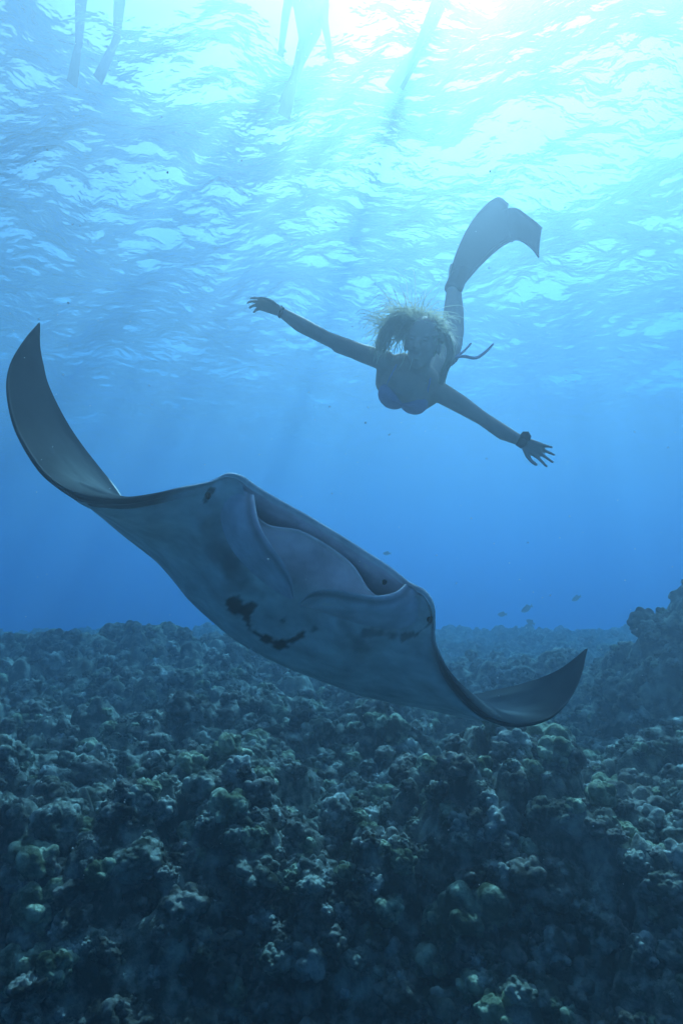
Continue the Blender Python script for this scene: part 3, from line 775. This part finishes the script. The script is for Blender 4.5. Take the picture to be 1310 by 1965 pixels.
    t.tube([P(752, 768, 3.18), P(775, 778, 3.165), P(797, 778, 3.18)], .006, 8, 12)
    for a_, c_ in (((735, 756, 3.22), (760, 700, 3.2)), ((815, 768, 3.22), (826, 718, 3.2))):
        t.tube([P(*a_), (P(*a_)+P(*c_))/2-fwd*.03, P(*c_)], .005, 8, 12)
    t.build('bikini_top', M_bik, root)
    t = MB(); t.ball(hip+e2*.01, (.119, .085, .084), A); bb = t.build('bikini_bottom', M_bik, root)
    t = MB()
    t.tube([P(868, 686, 3.72), P(890, 684, 3.74), P(912, 687, 3.78), P(930, 676, 3.8), P(946, 660, 3.82)], [.008, .009, .009, .008, .006], 8, 30)
    t.tube([P(868, 686, 3.72), P(884, 678, 3.74), P(895, 668, 3.76), P(903, 659, 3.78)], [.007, .007, .006, .005], 8, 24)
    t.build('bikini_tie', M_bik, root)
    # hair: a scalp of strands streaming up and back, locks drifting to the sides
    hr = np.random.default_rng(12); t = MB()
    def strand(p0, ctrl, jit, r0, n=12):
        pts = [np.array(p0)]
        for c in ctrl: pts.append(np.array(c)+hr.normal(size=3)*jit)
        t.tube(pts, np.linspace(r0, r0*.35, len(pts)), 4, n)
    hb = hc+hu*.030-hf*.012
    t.ball(hb, (.082, .088, .100), H, 28, 18)
    for i in range(1250):
        a = hr.uniform(-2.6, 2.6); el = hr.uniform(-.1, 1.5)
        if abs(a) < .65 and el < .55: continue                       # the face stays free
        nrm = unit(hs*math.sin(a)*math.cos(el)+hu*math.sin(el)+hf*math.cos(a)*math.cos(el))
        p0 = hb+nrm*.086
        L = hr.uniform(.04, .11)*(2.3 if math.sin(a)*hs[0] < 0 else .8)
        side = unit(np.cross(nrm, hf)+hr.normal(size=3)*.25)
        flow = unit(-hf*.35+rgt*hr.uniform(-1.2, .15)+upv*hr.uniform(-.12, .22)+hr.normal(size=3)*.16)
        p1 = p0+nrm*.009+flow*L*.22; p2 = p1+(flow+side*.5)*L*.35; p3 = p2+(unit(flow-upv*.35+side*.6))*L*.38; p4 = p3+unit(flow-upv*.7)*L*.2
        strand(p0, [p1, p2, p3, p4], .005, .0021, 12)
    for i in range(110):                                             # drifting lock on the left
        j = hr.normal(size=2)*4.5
        strand(P(800+j[0], 606+j[1], 3.16), [P(775+j[0], 602+j[1]*.8, 3.12), P(752+j[0], 616+j[1]*.8, 3.08), P(740+j[0]*1.2, 640+j[1], 3.08), P(730+j[0]*1.8, 672+j[1]*2, 3.1)], .006, .0030, 18)
    for i in range(5):                                             # inner strands by the temple
        j = hr.normal(size=2)*5
        strand(P(786+j[0], 622+j[1], 3.1), [P(772+j[0], 636+j[1], 3.05), P(764+j[0], 656+j[1], 3.03), P(757+j[0]*1.6, 682+j[1], 3.07)], .006, .0028, 14)
    for i in range(90):                                             # heavy lock on the right falling over the shoulder
        j = hr.normal(size=2)*2.4
        strand(P(846+j[0], 628+j[1], 3.12), [P(860+j[0], 655+j[1], 3.08), P(863+j[0], 685+j[1], 3.06), P(853+j[0], 712+j[1], 3.08), P(845+j[0], 735+j[1], 3.12)], .003, .0042, 18)
    t.build('hair', M_fhair, root)
    # fins
    def fin(path, width, side, lift):
        """path: centre line of the blade; width per key"""
        n, m = 40, 14
        C = catmull(np.array(path), n); Wd = catmull(np.array(width)[:, None], n)[:, 0]; S = catmull(np.array(side), n); S /= np.linalg.norm(S, axis=1)[:, None]
        T = np.gradient(C, axis=0); T /= np.linalg.norm(T, axis=1)[:, None]; Nn = np.cross(T, S); Nn /= np.linalg.norm(Nn, axis=1)[:, None]
        k = np.linspace(-1, 1, m); th = .0035+.006*(np.abs(k) > .88)
        top = C[:, None]+S[:, None]*(k[None, :, None]*Wd[:, None, None])+Nn[:, None]*(th[None, :, None]+lift*(1-k[None, :, None]**2))
        bot = C[:, None]+S[:, None]*(k[None, :, None]*Wd[:, None, None])-Nn[:, None]*(th[None, :, None]-lift*(1-k[None, :, None]**2))
        ring = np.concatenate([top, bot[:, ::-1]], 1)
        V = ring.reshape(-1, 3); q = MB(); q.add(V, list(grid_faces(n, 2*m, True))+[list(range(2*m))[::-1], [(n-1)*2*m+i for i in range(2*m)]])
        return q.build('fin_blade', M_fin, root)
    up_ = upv; s1 = unit(rgt*.62-upv*-.72)
    def sd(ax, ay): return unit(rgt*ax-upv*ay)
    fin([P(872, 546, 4.50), P(893, 500, 4.60), P(925, 452, 4.74), P(962, 420, 4.88), P(978, 428, 4.93)], [.045, .080, .118, .155, .140],
        [sd(.9, .35), sd(.85, .5), sd(.75, .66), sd(.35, .93), sd(.12, .99)], .012)
    fin([P(880, 541, 4.56), P(905, 498, 4.68), P(944, 452, 4.82), P(985, 430, 4.95), P(1016, 446, 5.0), P(1036, 466, 5.02)], [.040, .075, .105, .118, .105, .110],
        [sd(.9, .35), sd(.85, .5), sd(.7, .7), sd(.2, .98), sd(.0, 1.), sd(-.1, .99)], .012)
    q = MB()
    for dx in (0, 9): q.capsule(P(866+dx, 552, 4.47), .047, P(880+dx, 520, 4.6), .040)
    q.build('foot_pocket', M_rub, root)
    # dive watch, bracelet
    q = MB(); ax = unit(P(1010, 853, 3.16)-P(995, 843, 3.16)); c0 = P(1001, 847, 3.16)
    q.tube([c0-ax*.014, c0+ax*.014], .031, 16)
    wrist = q.build('watch_strap', M_rub, root)
    q = MB(); up2 = unit(upv*.85+rgt*.5); c1 = c0+up2*.026-fwd*.012; q.tube([c1-up2*.012, c1+up2*.012], [.026, .023], 14); q.build('watch_case', M_rub, root)
    q = MB(); ax = unit(P(545, 602, 3.15)-P(530, 594, 3.15)); c0 = P(540, 600, 3.15); q.tube([c0-ax*.004, c0+ax*.004], .027, 16); q.ball(c0+upv*.028, .006); q.build('bracelet', M_rub, root)
build_freediver()

def snorkeler(label, hipp, hipd, legs, arms=(), torso=None):
    """person hanging from the surface: hips, two legs with fins, trunk and head above"""
    hp = P(*hipp, hipd); root = empty('person', hp)
    tag(root, label, 'person', 'snorkellers floating at the surface')
    b = MB(); up = np.array([0, 0, 1.0]); tor = unit(np.array(torso if torso is not None else (0, .25, 1.0)))
    b.capsule(hp, .15, hp+tor*.42, .17); b.capsule(hp+tor*.4-rgt*.13, .10, hp+tor*.4+rgt*.13, .10)
    b.capsule(hp+tor*.45, .055, hp+tor*.58, .055); b.ball(hp+tor*.70, (.085, .095, .12))
    for s_ in (-1, 1):
        sh = hp+tor*.42+rgt*.18*s_
        ar = arms[0 if s_ < 0 else 1] if len(arms) else None
        if ar is None: pts = [sh, sh+rgt*.12*s_-up*.18+fwd*-.1, sh+rgt*.10*s_-up*.30+fwd*-.3]
        else: pts = [sh]+[P(*a) for a in ar]
        b.chain(pts, [.055, .045, .032])
        hand(b, pts[-1], pts[-1]-pts[-2], -fwd, rgt*-s_, .2, .2)
    fins = []
    for s_, lg in zip((-1, 1), legs):
        pts = [P(*q) for q in lg]; h0 = hp+rgt*.08*s_
        b.chain([h0, pts[0], pts[1]], [.105, .068, .045]); f = pts[2]
        b.capsule(pts[1], .045, pts[1]*.5+f*.5, .04); fins.append((pts[1]*.6+f*.4, f))
    b.fused('body', M_suit, root, .012, 4)
    for a, c in fins:
        d = unit(c-a); s = unit(np.cross(d, fwd)); q = MB(); L = .40; th = .01
        n_ = unit(np.cross(s, d))
        V = []; L *= 1.1
        for t_, w_ in ((0, .045), (.2, .055), (.6, .07), (1, .08)):
            for e, g in ((-1, -1), (1, -1), (1, 1), (-1, 1)): V.append(a+d*L*t_+s*w_*e+n_*th*g*(1-.6*t_))
        q.add(V, list(grid_faces(4, 4, True))+[[3, 2, 1, 0], [12, 13, 14, 15]]); q.build('swim_fin', M_fin, root)
snorkeler('hazy snorkeller treading water at top left, legs straight down', (188, -95), 7.79,
          [[(156, 0, 7.92), (152, 80, 8.04), (147, 110, 8.17)], [(230, 0, 7.92), (224, 75, 8.04), (208, 110, 8.17)]])
snorkeler('hazy snorkeller at top centre with both arms held away from the trunk', (592, -5), 7.43,
          [[(585, 75, 7.43), (568, 135, 7.67), (560, 165, 7.79)], [(605, 60, 7.55), (580, 115, 7.92), (566, 150, 8.04)]],
          arms=[[(548, 30, 7.30), (540, 90, 7.17)], [(622, 40, 7.43), (632, 95, 7.43)]])
snorkeler('hazy snorkeller beside the brightest water, legs trailing down to the left', (860, -70), 7.79,
          [[(838, 5, 7.79), (804, 85, 7.92), (775, 130, 8.04)], [(842, 15, 8.04), (814, 85, 8.29), (792, 120, 8.42)]])

# ------------------------------------------------------------------ fish and specks
M_fish = simple('fish_skin', (0.05, 0.06, 0.07), 0.5)
def fish(px, py, d, L, ang, label, tilt=0):
    n = 22; s = np.linspace(0, 1, n); hgt = L*.21*np.sin(math.pi*np.clip(s*1.12, 0, 1))**.8+L*.02; hgt = np.where(s > .86, L*.02+L*.16*(s-.86)/.14, hgt)
    wd = L*.07*np.sin(math.pi*np.clip(s*1.05, 0, 1))**.7+L*.006
    ax = unit(rgt*math.cos(ang)+upv*math.sin(ang)+fwd*.25); uu = unit(upv-np.dot(upv, ax)*ax); ww = np.cross(ax, uu)
    c = P(px, py, d); th = np.arange(12)/12*2*math.pi
    V = c+(s[:, None, None]-.5)*L*ax+hgt[:, None, None]*np.sin(th)[None, :, None]*uu+wd[:, None, None]*np.cos(th)[None, :, None]*ww
    q = MB(); q.add(V.reshape(-1, 3), list(grid_faces(n, 12, True))+[list(range(12))[::-1], [(n-1)*12+i for i in range(12)]])
    q.add([c+uu*hgt.max()*.9-ax*L*.1+ww*.002, c+uu*hgt.max()*1.35+ax*L*.12, c+uu*hgt.max()*.6+ax*L*.28, c+uu*hgt.max()*.5-ww*.002], [[0, 1, 2], [0, 3, 1], [1, 3, 2], [0, 2, 3]])
    tag(q.build('reef_fish', M_fish), label, 'fish', 'small reef fish hovering in mid water')
fish(1010, 1168, 16, .32, .45, 'slanting dark reef fish, uppermost of three left of the skyline bommie')
fish(963, 1179, 16.5, .25, .0, 'smallest level reef fish, leftmost of the three by the skyline bommie')
fish(1017, 1194, 16, .25, -.5, 'stubby reef fish hovering lowest, just over the skyline bommie')
fish(1105, 1148, 17, .28, .4, 'lone faint reef fish highest in the blue right of the bommie')
fish(742, 1062, 16., .20, .0, 'faint reef fish just above the upper jaw of the manta')
def specks():
    r = np.random.default_rng(5); q = MB(); M = simple('plankton', (0.8, 0.8, 0.78), 0.8, 0.1)
    for i in range(600):
        d = r.uniform(.9, 5.5); c = P(r.uniform(-200, 1500), r.uniform(0, 1700), d); q.ball(c, r.uniform(.0006, .0019)*(.5+.35*d), None, 6, 5)
    tag(q.build('plankton', M), kind='stuff')
specks()
